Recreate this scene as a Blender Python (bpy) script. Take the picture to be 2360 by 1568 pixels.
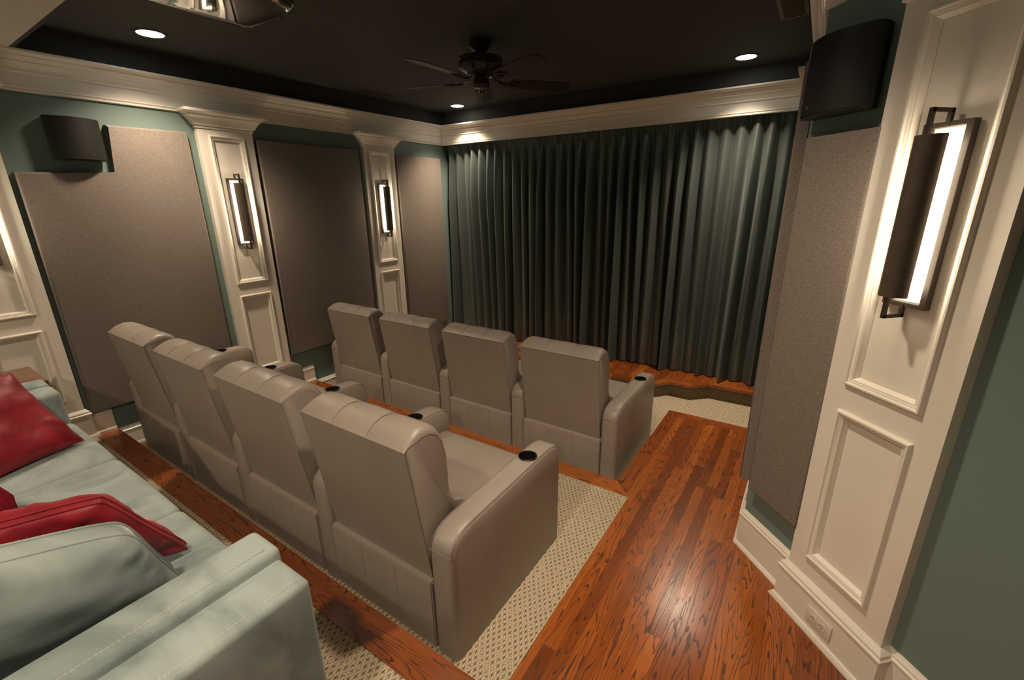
import bpy, bmesh, math, random
from mathutils import Vector, Matrix, noise
random.seed(7)
PI = math.pi
C = bpy.context.scene.collection
for o in list(bpy.data.objects): bpy.data.objects.remove(o)
sc = bpy.context.scene

# ------------------------------------------------------------------ camera
cam = bpy.data.cameras.new('camera'); cam.sensor_width = 36; cam.sensor_fit = 'HORIZONTAL'; cam.lens = 15.766
cam.clip_start = 0.02
co = bpy.data.objects.new('camera', cam); C.objects.link(co)
Rv = Vector((0.83321445, 0.55280026, -0.01286661)); Uv = Vector((-0.15487935, 0.25565486, 0.95428139)); Fv = Vector((-0.53081641, 0.79312828, -0.29863267))
co.matrix_world = Matrix(((Rv.x, Uv.x, -Fv.x, 4.1115), (Rv.y, Uv.y, -Fv.y, -4.6077), (Rv.z, Uv.z, -Fv.z, 1.75), (0, 0, 0, 1)))
sc.camera = co
# ------------------------------------------------------------------ world, exposure, lamp strengths
w = bpy.data.worlds.new('world'); sc.world = w; w.use_nodes = True
w.node_tree.nodes['Background'].inputs[0].default_value = (1.0, 0.86, 0.68, 1); w.node_tree.nodes['Background'].inputs[1].default_value = 0.02
vs = sc.view_settings
vs.view_transform = 'Standard'; vs.look = 'None'; vs.exposure = 0.40; vs.gamma = 1.0; vs.use_curve_mapping = False
CAN_W = 140.0         # each recessed can
REAR_W = 105.0         # cans in the low rear ceiling
LAMP = (1.0, 0.80, 0.58)
SCONCE_E = 30.0       # lamp tube emission
TUBE = (1.0, 0.84, 0.62)

# ------------------------------------------------------------------ helpers
def finish(bm, name, m, parent=None, smooth=None, recalc=True):
    if recalc: bmesh.ops.recalc_face_normals(bm, faces=bm.faces)
    me = bpy.data.meshes.new(name); bm.to_mesh(me); bm.free()
    if m is not None:
        for k in (m if isinstance(m, (list, tuple)) else [m]): me.materials.append(k)
    if smooth is not None:
        for p in me.polygons: p.use_smooth = True
        if smooth < 3.0:
            try: me.set_sharp_from_angle(angle=smooth)
            except Exception: pass
    o = bpy.data.objects.new(name, me); C.objects.link(o)
    if parent is not None: o.parent = parent
    return o
def box(bm, x0, x1, y0, y1, z0, z1, bev=0.0, seg=2, mi=0):
    vs_ = [bm.verts.new((x, y, z)) for x in (x0, x1) for y in (y0, y1) for z in (z0, z1)]
    idx = ((0, 1, 3, 2), (4, 6, 7, 5), (0, 4, 5, 1), (2, 3, 7, 6), (0, 2, 6, 4), (1, 5, 7, 3))
    fs = [bm.faces.new([vs_[i] for i in f]) for f in idx]
    for f in fs: f.material_index = mi
    if bev > 0:
        es = list({e for f in fs for e in f.edges})
        bmesh.ops.bevel(bm, geom=es, offset=bev, segments=seg, profile=0.5, affect='EDGES', clamp_overlap=True)
def puff(bm, cx, cy, cz, hx, hy, hz, r, bulge=(0, 0, 0), n=8):
    """rounded box with bulged faces"""
    h = (hx, hy, hz)
    def params(a):
        core = max(a - r, 1e-4); out = []
        for k in range(4): out.append(-core - r * math.cos(k / 4 * PI / 2) ) 
        for k in range(n + 1): out.append(-core + 2 * core * k / n)
        for k in range(1, 5): out.append(core + r * math.sin(k / 4 * PI / 2))
        return out
    P = [params(a) for a in h]
    cache = {}
    def vert(p):
        key = tuple(round(v, 6) for v in p)
        if key in cache: return cache[key]
        inner = [max(-(h[i] - r), min(h[i] - r, p[i])) for i in range(3)]
        d = Vector([p[i] - inner[i] for i in range(3)])
        q = Vector(inner) + (d.normalized() * r if d.length > 1e-9 else d)
        for i in range(3):
            j, k = (i + 1) % 3, (i + 2) % 3
            if bulge[i]:
                q[i] += bulge[i] * max(0, 1 - (p[j] / h[j]) ** 2) * max(0, 1 - (p[k] / h[k]) ** 2) * (q[i] / h[i])
        v = bm.verts.new((q[0] + cx, q[1] + cy, q[2] + cz)); cache[key] = v
        return v
    for i in range(3):
        j, k = (i + 1) % 3, (i + 2) % 3
        for sgn in (-1, 1):
            for a in range(len(P[j]) - 1):
                for b in range(len(P[k]) - 1):
                    q = []
                    for (aa, bb) in ((a, b), (a + 1, b), (a + 1, b + 1), (a, b + 1)):
                        p = [0, 0, 0]; p[i] = sgn * h[i]; p[j] = P[j][aa]; p[k] = P[k][bb]; q.append(vert(p))
                    if len(set(q)) == 4: bm.faces.new(q)
def cyl(bm, c, r, z0, z1, n=24, r2=None, axis='z'):
    r2 = r if r2 is None else r2
    def pt(a, rr, z):
        x, y = rr * math.cos(a), rr * math.sin(a)
        return {'z': (c[0] + x, c[1] + y, c[2] + z), 'y': (c[0] + x, c[1] + z, c[2] + y), 'x': (c[0] + z, c[1] + x, c[2] + y)}[axis]
    A = [bm.verts.new(pt(2 * PI * i / n, r, z0)) for i in range(n)]
    B = [bm.verts.new(pt(2 * PI * i / n, r2, z1)) for i in range(n)]
    for i in range(n): bm.faces.new((A[i], A[(i + 1) % n], B[(i + 1) % n], B[i]))
    bm.faces.new(A); bm.faces.new(B)
def lathe(bm, c, prof, n=32):
    rings = []
    for r, z in prof: rings.append([bm.verts.new((c[0] + r * math.cos(2 * PI * i / n), c[1] + r * math.sin(2 * PI * i / n), c[2] + z)) for i in range(n)])
    for a, b in zip(rings, rings[1:]):
        for i in range(n): bm.faces.new((a[i], a[(i + 1) % n], b[(i + 1) % n], b[i]))
    return rings
def tube(bm, pts, r, n=8, closed=False):
    pts = [Vector(p) for p in pts]; m = len(pts); rings = []
    up = Vector((0.13, 0.27, 0.95)).normalized(); prev = None
    for i, p in enumerate(pts):
        a = pts[(i - 1) % m] if (closed or i > 0) else pts[i]; b = pts[(i + 1) % m] if (closed or i < m - 1) else pts[i]
        t = (b - a).normalized()
        u = (prev if prev is not None else up); u = (u - t * u.dot(t))
        if u.length < 1e-4: u = t.orthogonal()
        u.normalize(); prev = u; v = t.cross(u)
        rings.append([bm.verts.new(p + (u * math.cos(2 * PI * k / n) + v * math.sin(2 * PI * k / n)) * r) for k in range(n)])
    rng = range(m) if closed else range(m - 1)
    for i in rng:
        a, b = rings[i], rings[(i + 1) % m]
        for k in range(n): bm.faces.new((a[k], a[(k + 1) % n], b[(k + 1) % n], b[k]))
    if not closed:
        bm.faces.new(rings[0]); bm.faces.new(rings[-1])
def prism(bm, poly, fn, a, b):
    """extrude a 2D polygon between two depths; fn(u, v, d) -> point"""
    A = [bm.verts.new(fn(u, v, a)) for u, v in poly]; B = [bm.verts.new(fn(u, v, b)) for u, v in poly]
    n = len(poly)
    fs = [bm.faces.new(A), bm.faces.new(B)]
    for i in range(n): fs.append(bm.faces.new((A[i], A[(i + 1) % n], B[(i + 1) % n], B[i])))
    return fs
def bar(bm, p0, p1, wu, wv, up=(0, 0, 1)):
    p0, p1 = Vector(p0), Vector(p1); t = (p1 - p0).normalized(); u = Vector(up)
    if abs(u.dot(t)) > 0.95: u = Vector((1, 0, 0))
    u = (u - t * u.dot(t)).normalized(); v = t.cross(u)
    A = [bm.verts.new(p0 + u * a * wu / 2 + v * b * wv / 2) for a, b in ((-1, -1), (1, -1), (1, 1), (-1, 1))]
    B = [bm.verts.new(p1 + u * a * wu / 2 + v * b * wv / 2) for a, b in ((-1, -1), (1, -1), (1, 1), (-1, 1))]
    bm.faces.new(A); bm.faces.new(B)
    for i in range(4): bm.faces.new((A[i], A[(i + 1) % 4], B[(i + 1) % 4], B[i]))
def frame_moulding(bm, u0, u1, z0, z1, prof):
    """picture-frame moulding in the local (u, n, z) wall frame; prof = [(inset, n)]"""
    rings = []
    for ins, nn in prof:
        rings.append([bm.verts.new(p) for p in ((u0 + ins, nn, z0 + ins), (u1 - ins, nn, z0 + ins), (u1 - ins, nn, z1 - ins), (u0 + ins, nn, z1 - ins))])
    for a, b in zip(rings, rings[1:]):
        for i in range(4): bm.faces.new((a[i], a[(i + 1) % 4], b[(i + 1) % 4], b[i]))
def sweep_miter(bm, path, i, prof, z0=0.0):
    """one segment path[i]->path[i+1] of a moulding, mitred at both ends; room is to the LEFT-normal given per segment"""
    def nrm(k):
        a, b = Vector(path[k]), Vector(path[k + 1]); t = (b - a).normalized(); return Vector((t.y, -t.x))
    n = nrm(i)
    def end(k, other):
        if 0 <= other < len(path) - 1:
            m = nrm(other); s_ = n + m; return s_ / (1 + n.dot(m))
        return n
    m0, m1 = end(i, i - 1), end(i + 1, i + 1)
    A = []; B = []
    for d, z in prof:
        p = Vector(path[i]) + m0 * d; A.append(bm.verts.new((p.x, p.y, z + z0)))
        p = Vector(path[i + 1]) + m1 * d; B.append(bm.verts.new((p.x, p.y, z + z0)))
    k = len(prof)
    for j in range(k - 1): bm.faces.new((A[j], A[j + 1], B[j + 1], B[j]))
    bm.faces.new(A); bm.faces.new(B)
def thing(name, label, cat, loc=(0, 0, 0), rotz=0, group=None):
    o = bpy.data.objects.new(name, None); C.objects.link(o); o.empty_display_size = 0.1
    o.location = loc; o.rotation_euler = (0, 0, rotz); o['label'] = label; o['category'] = cat
    if group: o['group'] = group
    return o
def tag(o, label, cat, group=None):
    o['label'] = label; o['category'] = cat
    if group: o['group'] = group
    return o
def struct(o): o['kind'] = 'structure'; return o
def dup(root, loc, rotz, label):
    r = root.copy(); C.objects.link(r); r.location = loc; r.rotation_euler = (0, 0, rotz); r['label'] = label
    for ch in list(root.children):
        c = ch.copy(); C.objects.link(c); c.parent = r
        for g in list(ch.children):
            d = g.copy(); C.objects.link(d); d.parent = c
    return r

# ------------------------------------------------------------------ materials
def mat(name, col=(.5, .5, .5), rough=.5, spec=.5, metal=0.0):
    m = bpy.data.materials.new(name); m.use_nodes = True; nt = m.node_tree
    b = nt.nodes['Principled BSDF']; b.inputs['Base Color'].default_value = (*col, 1); b.inputs['Roughness'].default_value = rough
    b.inputs['Specular IOR Level'].default_value = spec; b.inputs['Metallic'].default_value = metal
    return m, nt, b
def nd(nt, t, **kw):
    n = nt.nodes.new(t)
    for k, v in kw.items():
        if k.startswith('i_'):
            key = k[2:]; key = int(key) if key.isdigit() else key.replace('_', ' ')
            n.inputs[key].default_value = v
        else: setattr(n, k, v)
    return n
def lk(nt, a, b): nt.links.new(a, b)
def ramp(nt, fac, stops):
    r = nt.nodes.new('ShaderNodeValToRGB'); e = r.color_ramp.elements
    while len(e) < len(stops): e.new(0.5)
    for i, (p, c) in enumerate(stops): e[i].position = p; e[i].color = (*c, 1)
    lk(nt, fac, r.inputs[0]); return r
def mth(nt, op, a, b=None, c=None):
    n = nt.nodes.new('ShaderNodeMath'); n.operation = op
    for i, v in enumerate((a, b, c)):
        if v is None: continue
        if isinstance(v, (int, float)): n.inputs[i].default_value = v
        else: lk(nt, v, n.inputs[i])
    return n.outputs[0]
def bumpn(nt, b, h, strength=.3, dist=.002):
    n = nd(nt, 'ShaderNodeBump'); n.inputs['Strength'].default_value = strength; n.inputs['Distance'].default_value = dist
    lk(nt, h, n.inputs['Height']); lk(nt, n.outputs[0], b.inputs['Normal'])
def objcoord(nt, scale=(1, 1, 1), rnd=False):
    tc = nd(nt, 'ShaderNodeTexCoord'); mp = nd(nt, 'ShaderNodeMapping'); mp.inputs['Scale'].default_value = scale
    lk(nt, tc.outputs['Object'], mp.inputs['Vector'])
    return mp.outputs[0]
def simple(name, col, rough=.5, spec=.5, metal=0, nscale=0, namp=.1, bump=0, bdist=.001):
    m, nt, b = mat(name, col, rough, spec, metal)
    if nscale:
        v = objcoord(nt); n = nd(nt, 'ShaderNodeTexNoise'); n.inputs['Scale'].default_value = nscale; n.inputs['Detail'].default_value = 4
        lk(nt, v, n.inputs['Vector'])
        r = ramp(nt, n.outputs[0], [(.3, tuple(c * (1 - namp) for c in col)), (.7, tuple(min(1, c * (1 + namp)) for c in col))])
        lk(nt, r.outputs[0], b.inputs['Base Color'])
        if bump: bumpn(nt, b, n.outputs[0], bump, bdist)
    return m
M = {}
M['trim'] = simple('cream_paint', (.80, .745, .66), .32, .5, 0, 2.5, .02)
M['green'] = simple('sage_wall_paint', (.165, .228, .208), .55, .35, 0, 180, .03, .08, .0006)
M['black'] = simple('black_ceiling_paint', (.052, .053, .050), .75, .4, 0, 60, .06, .06, .001)
M['beige'] = simple('cream_ceiling_paint', (.68, .65, .58), .7, .3, 0, 90, .02)
M['bronze'] = simple('dark_bronze', (.105, .080, .058), .42, .5, .35, 30, .12)
M['bronze_frame'] = simple('dark_bronze_frame', (.050, .038, .028), .42, .5, .3, 30, .12)
M['black_plastic'] = simple('black_plastic', (.012, .011, .010), .4, .5, 0, 90, .1)
M['plate'] = simple('cream_plastic', (.74, .66, .56), .3, .5, 0, 40, .02)
M['slot'] = simple('dark_slot', (.02, .016, .013), .6, .3, 0, 50, .1)
M['register'] = simple('dark_register_paint', (.055, .045, .036), .5, .4, 0, 50, .1)
M['register_light'] = simple('bronze_register_paint', (.14, .115, .09), .5, .4, 0, 50, .1)
M['whitemetal'] = simple('white_can_metal', (.85, .83, .78), .35, .5, 0, 20, .02)
M['silver'] = simple('silver_badge', (.5, .5, .5), .3, .5, .9, 50, .05)
def emis(name, col, e):
    m, nt, b = mat(name, (.9, .9, .85), .4)
    b.inputs['Emission Color'].default_value = (*col, 1); b.inputs['Emission Strength'].default_value = e
    return m
M['lamp'] = emis('lit_lamp', (1, .93, .82), 14)
M['tube'] = emis('lit_tube', TUBE, SCONCE_E)
def leather(name, col, dark=False):
    m, nt, b = mat(name, col, .40, .5)
    v = objcoord(nt)
    vo = nd(nt, 'ShaderNodeTexVoronoi'); vo.inputs['Scale'].default_value = 420; lk(nt, v, vo.inputs['Vector'])
    n = nd(nt, 'ShaderNodeTexNoise'); n.inputs['Scale'].default_value = 5; n.inputs['Detail'].default_value = 5; lk(nt, v, n.inputs['Vector'])
    r = ramp(nt, n.outputs[0], [(.3, tuple(c * .93 for c in col)), (.7, tuple(c * 1.06 for c in col))]); lk(nt, r.outputs[0], b.inputs['Base Color'])
    rr = mth(nt, 'MULTIPLY_ADD', n.outputs[0], .16, .33); lk(nt, rr, b.inputs['Roughness'])
    h = mth(nt, 'ADD', mth(nt, 'MULTIPLY', vo.outputs[0], .12), mth(nt, 'MULTIPLY', n.outputs[0], 1.0))
    bumpn(nt, b, h, .35, .004)
    return m
M['leather'] = leather('taupe_leather', (.285, .243, .208))
M['seam'] = leather('taupe_seam', (.265, .218, .18))
def suede(name, a, c2, sc_=3.2, rough=.8, sheen=.35):
    m, nt, b = mat(name, a, rough, .25)
    v = objcoord(nt)
    n = nd(nt, 'ShaderNodeTexNoise'); n.inputs['Scale'].default_value = sc_; n.inputs['Detail'].default_value = 6; n.inputs['Distortion'].default_value = 1.4; lk(nt, v, n.inputs['Vector'])
    f = nd(nt, 'ShaderNodeTexNoise'); f.inputs['Scale'].default_value = 350; lk(nt, v, f.inputs['Vector'])
    x = mth(nt, 'ADD', n.outputs[0], mth(nt, 'MULTIPLY', mth(nt, 'SUBTRACT', f.outputs[0], .5), .12))
    r = ramp(nt, x, [(.36, a), (.46, tuple((p + q) / 2 for p, q in zip(a, c2))), (.58, c2)]); lk(nt, r.outputs[0], b.inputs['Base Color'])
    b.inputs['Sheen Weight'].default_value = sheen; b.inputs['Sheen Roughness'].default_value = .4
    bumpn(nt, b, x, .25, .006)
    return m
M['suede'] = suede('pale_green_suede', (.218, .270, .272), (.365, .432, .430))
M['thread'] = simple('pale_thread', (.62, .62, .54), .7, .3, 0, 80, .05)
def velvet(name, a, c2):
    m = suede(name, a, c2, 5.5, .42, .5)
    b = m.node_tree.nodes['Principled BSDF']; b.inputs['Sheen Tint'].default_value = (1, .35, .35, 1); b.inputs['Specular IOR Level'].default_value = .45
    return m
M['red'] = velvet('crimson_satin', (.20, .006, .016), (.31, .012, .026))
M['redfuzz'] = simple('crimson_fuzz', (.27, .012, .03), .95, .1, 0, 160, .35, .9, .008)
def heather():
    m, nt, b = mat('heather_fabric', (.2, .17, .14), .9, .15)
    v = objcoord(nt, (380, 380, 620)); n = nd(nt, 'ShaderNodeTexNoise'); n.inputs['Scale'].default_value = 1; n.inputs['Detail'].default_value = 2.5; n.inputs['Roughness'].default_value = .7; lk(nt, v, n.inputs['Vector'])
    v2 = objcoord(nt, (150, 150, 760)); n2 = nd(nt, 'ShaderNodeTexNoise'); n2.inputs['Scale'].default_value = 1; n2.inputs['Detail'].default_value = 2; lk(nt, v2, n2.inputs['Vector'])
    x = mth(nt, 'ADD', mth(nt, 'MULTIPLY', n.outputs[0], .6), mth(nt, 'MULTIPLY', n2.outputs[0], .4))
    r = ramp(nt, x, [(.36, (.080, .065, .057)), (.47, (.195, .164, .142)), (.62, (.305, .262, .228))]); lk(nt, r.outputs[0], b.inputs['Base Color'])
    bumpn(nt, b, x, .5, .0015); return m
M['heather'] = heather()
def satin():
    m, nt, b = mat('slate_green_satin', (.05, .068, .06), .35, .7, .6)
    v = objcoord(nt, (300, 300, 1400)); n = nd(nt, 'ShaderNodeTexNoise'); n.inputs['Scale'].default_value = 1; n.inputs['Detail'].default_value = 2; lk(nt, v, n.inputs['Vector'])
    r = ramp(nt, n.outputs[0], [(.3, (.105, .128, .122)), (.7, (.172, .204, .194))]); lk(nt, r.outputs[0], b.inputs['Base Color'])
    b.inputs['Sheen Weight'].default_value = .12; b.inputs['Sheen Roughness'].default_value = .35; b.inputs['Sheen Tint'].default_value = (.8, .9, .9, 1)
    b.inputs['Anisotropic'].default_value = .5
    bumpn(nt, b, n.outputs[0], .25, .001); return m
M['satin'] = satin()
def oak(name, dark, mid, light, rough=.22, contour=15.0):
    m, nt, b = mat(name, mid, rough, .5)
    tc = nd(nt, 'ShaderNodeTexCoord'); oi = nd(nt, 'ShaderNodeObjectInfo')
    off = nd(nt, 'ShaderNodeCombineXYZ')
    lk(nt, mth(nt, 'MULTIPLY', oi.outputs['Random'], 71.3), off.inputs[0]); lk(nt, mth(nt, 'MULTIPLY', oi.outputs['Random'], 133.7), off.inputs[1]); lk(nt, mth(nt, 'MULTIPLY', oi.outputs['Random'], 37.1), off.inputs[2])
    ad = nd(nt, 'ShaderNodeVectorMath', operation='ADD'); lk(nt, tc.outputs['Object'], ad.inputs[0]); lk(nt, off.outputs[0], ad.inputs[1])
    def nz(sx, sy, det, dist=0):
        mp = nd(nt, 'ShaderNodeMapping'); mp.inputs['Scale'].default_value = (sx, sy, sx); lk(nt, ad.outputs[0], mp.inputs['Vector'])
        n = nd(nt, 'ShaderNodeTexNoise'); n.inputs['Scale'].default_value = 1; n.inputs['Detail'].default_value = det; n.inputs['Distortion'].default_value = dist; lk(nt, mp.outputs[0], n.inputs['Vector']); return n.outputs[0]
    big = nz(13.0, .85, 1.0, .15); jit = nz(70, 16, 2.0); pores = nz(520, 14, 2.0); tone = nz(5, .6, 1.0)
    ph = mth(nt, 'ADD', mth(nt, 'MULTIPLY', big, contour), mth(nt, 'MULTIPLY', jit, .8))
    fr = mth(nt, 'FRACT', ph)
    line = ramp(nt, fr, [(0, (0, 0, 0)), (.50, (.05, .05, .05)), (.76, (.22, .22, .22)), (.82, (1, 1, 1)), (.97, (1, 1, 1)), (1.0, (0, 0, 0))])
    pr = ramp(nt, pores, [(.52, (0, 0, 0)), (.66, (1, 1, 1))])
    k = mth(nt, 'MULTIPLY', line.outputs[0], mth(nt, 'MULTIPLY_ADD', pr.outputs[0], .35, .65))
    k2 = mth(nt, 'MINIMUM', mth(nt, 'ADD', k, mth(nt, 'MULTIPLY', pr.outputs[0], .22)), 1.0)
    basec = ramp(nt, mth(nt, 'ADD', mth(nt, 'MULTIPLY', tone, .45), mth(nt, 'MULTIPLY', oi.outputs['Random'], .55)), [(.22, tuple(c * .60 for c in mid)), (.5, mid), (.78, light)])
    mx = nd(nt, 'ShaderNodeMix', data_type='RGBA'); lk(nt, k2, mx.inputs[0]); lk(nt, basec.outputs[0], mx.inputs[6]); mx.inputs[7].default_value = (*dark, 1)
    lk(nt, mx.outputs[2], b.inputs['Base Color'])
    lk(nt, mth(nt, 'MULTIPLY_ADD', k2, .10, rough), b.inputs['Roughness'])
    wav = nz(7, 1.2, 2.0)
    h = mth(nt, 'SUBTRACT', mth(nt, 'MULTIPLY', wav, 1.2), mth(nt, 'MULTIPLY', k2, .18)); bumpn(nt, b, h, .22, .0022)
    b.inputs['Coat Weight'].default_value = .25; b.inputs['Specular IOR Level'].default_value = .75; b.inputs['Coat Roughness'].default_value = .2
    return m
M['oak'] = oak('stained_oak', (.018, .0035, .0015), (.33, .080, .011), (.46, .130, .019), .23, 22.0)
M['walnut'] = oak('brown_table_wood', (.09, .042, .022), (.23, .115, .062), (.30, .16, .09), .35, 5.0)
def carpet(name, base, lightc, darkc):
    m, nt, b = mat(name, base, .95, .1)
    v = objcoord(nt); sp = nd(nt, 'ShaderNodeSeparateXYZ'); lk(nt, v, sp.inputs[0])
    wob = nd(nt, 'ShaderNodeTexNoise'); wob.inputs['Scale'].default_value = 70; lk(nt, v, wob.inputs['Vector'])
    wv = mth(nt, 'MULTIPLY', mth(nt, 'SUBTRACT', wob.outputs[0], .5), .0045)
    X = mth(nt, 'ADD', sp.outputs[0], wv); Y = mth(nt, 'ADD', mth(nt, 'ADD', sp.outputs[1], sp.outputs[2]), wv)
    cx, cy = .0068, .0205                       # rows run along y: cords of loops
    col = mth(nt, 'FLOOR', mth(nt, 'DIVIDE', X, cx)); fx = mth(nt, 'FRACT', mth(nt, 'DIVIDE', X, cx))
    odd = mth(nt, 'MODULO', mth(nt, 'ABSOLUTE', col), 2.0)
    ys = mth(nt, 'ADD', mth(nt, 'DIVIDE', Y, cy), mth(nt, 'MULTIPLY', odd, .5)); fy = mth(nt, 'FRACT', ys); row = mth(nt, 'FLOOR', ys)
    bx = mth(nt, 'SINE', mth(nt, 'MULTIPLY', fx, PI)); by = mth(nt, 'SINE', mth(nt, 'MULTIPLY', fy, PI))
    h = mth(nt, 'POWER', mth(nt, 'MULTIPLY', bx, by), .45)
    # dark flecks: every second column, every second loop, staggered
    c2 = mth(nt, 'MODULO', mth(nt, 'ABSOLUTE', mth(nt, 'FLOOR', mth(nt, 'DIVIDE', X, cx * 2))), 2.0)
    par = mth(nt, 'MODULO', mth(nt, 'ABSOLUTE', mth(nt, 'ADD', row, c2)), 2.0)
    fleck = mth(nt, 'MULTIPLY', mth(nt, 'LESS_THAN', par, .5), mth(nt, 'GREATER_THAN', odd, .5))
    wn = nd(nt, 'ShaderNodeTexNoise'); wn.inputs['Scale'].default_value = 45; lk(nt, v, wn.inputs['Vector'])
    fl = mth(nt, 'MULTIPLY', fleck, mth(nt, 'GREATER_THAN', wn.outputs[0], .43))
    fine = nd(nt, 'ShaderNodeTexNoise'); fine.inputs['Scale'].default_value = 900; lk(nt, v, fine.inputs['Vector'])
    r = ramp(nt, mth(nt, 'ADD', mth(nt, 'MULTIPLY', h, .75), mth(nt, 'MULTIPLY', fine.outputs[0], .25)), [(.15, tuple(c * .55 for c in base)), (.5, base), (.8, lightc)])
    mx = nd(nt, 'ShaderNodeMix', data_type='RGBA'); lk(nt, mth(nt, 'MULTIPLY', mth(nt, 'MULTIPLY', fl, mth(nt, 'GREATER_THAN', h, .62)), .92), mx.inputs[0]); lk(nt, r.outputs[0], mx.inputs[6]); mx.inputs[7].default_value = (*darkc, 1)
    lk(nt, mx.outputs[2], b.inputs['Base Color'])
    bumpn(nt, b, mth(nt, 'MULTIPLY', h, mth(nt, 'SUBTRACT', 1.0, mth(nt, 'MULTIPLY', fl, .6))), .9, .004)
    return m
M['carpet'] = carpet('sisal_loop_carpet', (.50, .405, .275), (.70, .59, .43), (.11, .07, .035))
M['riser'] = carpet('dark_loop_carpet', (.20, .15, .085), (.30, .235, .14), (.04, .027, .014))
def grille():
    m, nt, b = mat('speaker_grille', (.012, .011, .010), .52, .35)
    v = objcoord(nt); vo = nd(nt, 'ShaderNodeTexVoronoi'); vo.inputs['Scale'].default_value = 560; lk(nt, v, vo.inputs['Vector'])
    r = ramp(nt, vo.outputs[0], [(.25, (.003, .003, .003)), (.5, (.014, .012, .011))]); lk(nt, r.outputs[0], b.inputs['Base Color'])
    bumpn(nt, b, vo.outputs[0], .25, .0006); return m
M['grille'] = grille()
m_, nt_, b_ = mat('glossy_projector_shell', (.012, .010, .010), .06, .8); b_.inputs['IOR'].default_value = 2.2
b_.inputs['Coat Weight'].default_value = 1.0; b_.inputs['Coat Roughness'].default_value = .03; b_.inputs['Coat IOR'].default_value = 2.0
n_ = nd(nt_, 'ShaderNodeTexNoise'); n_.inputs['Scale'].default_value = 3; lk(nt_, objcoord(nt_), n_.inputs['Vector'])
lk(nt_, ramp(nt_, n_.outputs[0], [(.3, (.010, .009, .009)), (.7, (.016, .013, .012))]).outputs[0], b_.inputs['Base Color'])
M['gloss'] = m_
M['fan'] = simple('dark_mahogany_metal', (.035, .018, .014), .3, .5, .3, 25, .15)
M['blade'] = oak('dark_blade_wood', (.008, .004, .003), (.022, .012, .009), (.032, .017, .012), .35, 8.0)

# ================================================================== SETTING
S2 = 2 ** -.5
CW = 1.195                                    # diagonal wall plane: x + y = CW * sqrt(2)
XR = 4.02                                     # right wall
YC = CW / S2 - XR                             # corner of right and diagonal wall (about -2.33)
XB, YB = 5.7, -6.2                            # rear right wall, back wall
YD = CW / S2 - XB
H, HR = 2.775, 2.62                           # black ceiling, low rear ceiling
YR = -3.72                                    # edge of the low rear ceiling
L0, L1, L2 = -.18, 0.0, .18
def wall(name, poly2, z0, z1, m, th=.12):
    """thin slab standing behind the segment a->b (room on the right of a->b)"""
    a, b = Vector(poly2[0]), Vector(poly2[1]); t = (b - a).normalized(); n = Vector((t.y, -t.x))
    bm = bmesh.new(); prism(bm, [(a.x, a.y), (b.x, b.y), (b.x - n.x * th, b.y - n.y * th), (a.x - n.x * th, a.y - n.y * th)], lambda u, v, d: (u, v, d), z0, z1)
    return struct(finish(bm, name, m))
DIAG_END = (XB, YD)
wl = wall('wall_left', ((0, YB), (0, .16)), L0 - .1, 2.61, M['green'])
wr = wall('wall_right', ((XR, .16), (XR, YC)), L0 - .1, 2.61, M['green'])
wd = wall('wall_diagonal', ((XR, YC), DIAG_END), L0 - .1, 2.61, M['green'])
wrr = wall('wall_rear_right', (DIAG_END, (XB, YB)), L0 - .1, 2.61, M['green'])
wb = wall('wall_back', ((XB, YB), (0, YB)), L0 - .1, 2.61, M['green'])
wf = wall('wall_front', ((0, .16), (XR, .16)), L0 - .1, 2.41, M['green'])
bm = bmesh.new(); box(bm, 0, XR, 0, .15, 2.41, 2.61); finish(bm, 'header', M['green'], wf)
# black upper walls above the crown
def upper(name, a, b, par): o = wall(name, (a, b), 2.612, H, M['black']); del o['kind']; o.parent = par
upper('upper_wall', (0, YR), (0, 0), wl); upper('upper_wall', (0, 0), (XR, 0), wf); upper('upper_wall', (XR, 0), (XR, YC), wr)
upper('upper_wall', (XR, YC), (CW / S2 - YR, YR), wd)
bm = bmesh.new(); prism(bm, [(-.1, YR), (-.1, .12), (XR + .1, .12), (XR + .1, YC), (CW / S2 - YR + .12, YR)], lambda u, v, d: (u, v, d), H, H + .08)
ce = struct(finish(bm, 'ceiling', M['black']))
bm = bmesh.new(); box(bm, 0, CW / S2 - YR, YR - .02, YR, HR, H); finish(bm, 'ceiling_drop', M['black'], ce)
bm = bmesh.new(); box(bm, -.1, XB + .1, YB - .1, YR - .0205, HR, HR + .08); struct(finish(bm, 'ceiling', M['beige']))

# floor: three carpeted levels, oak boards
fl = bpy.data.objects.new('floor', None); C.objects.link(fl); struct(fl)
def carpet_slab(name, x0, x1, y0, y1, z):
    bm = bmesh.new(); box(bm, x0, x1, y0, y1, z - .10, z); return finish(bm, name, M['carpet'], fl)
XA = 3.395
carpet_slab('front_carpet', 0, XR, -2.2, .16, L0)
carpet_slab('middle_carpet', 0, XA, -3.80, -2.281, L1)
carpet_slab('upper_carpet', 0, 3.40, YB, -3.886, L2)
bm = bmesh.new(); box(bm, 0, 3.40, -3.80, -3.765, 0, .155); box(bm, 3.385, 3.40, YB, -3.80, 0, .155); finish(bm, 'upper_riser', M['trim'], fl)
bm = bmesh.new(); box(bm, 0, 3.29, -2.20, -2.165, L0, -.025); box(bm, 3.29, 3.305, -2.2, -.96, L0, -.025); box(bm, 3.29, XR, -.965, -.95, L0, -.025); finish(bm, 'middle_riser', M['trim'], fl)
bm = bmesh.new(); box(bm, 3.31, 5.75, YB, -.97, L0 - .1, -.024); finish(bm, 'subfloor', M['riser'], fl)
boards = []
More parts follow.
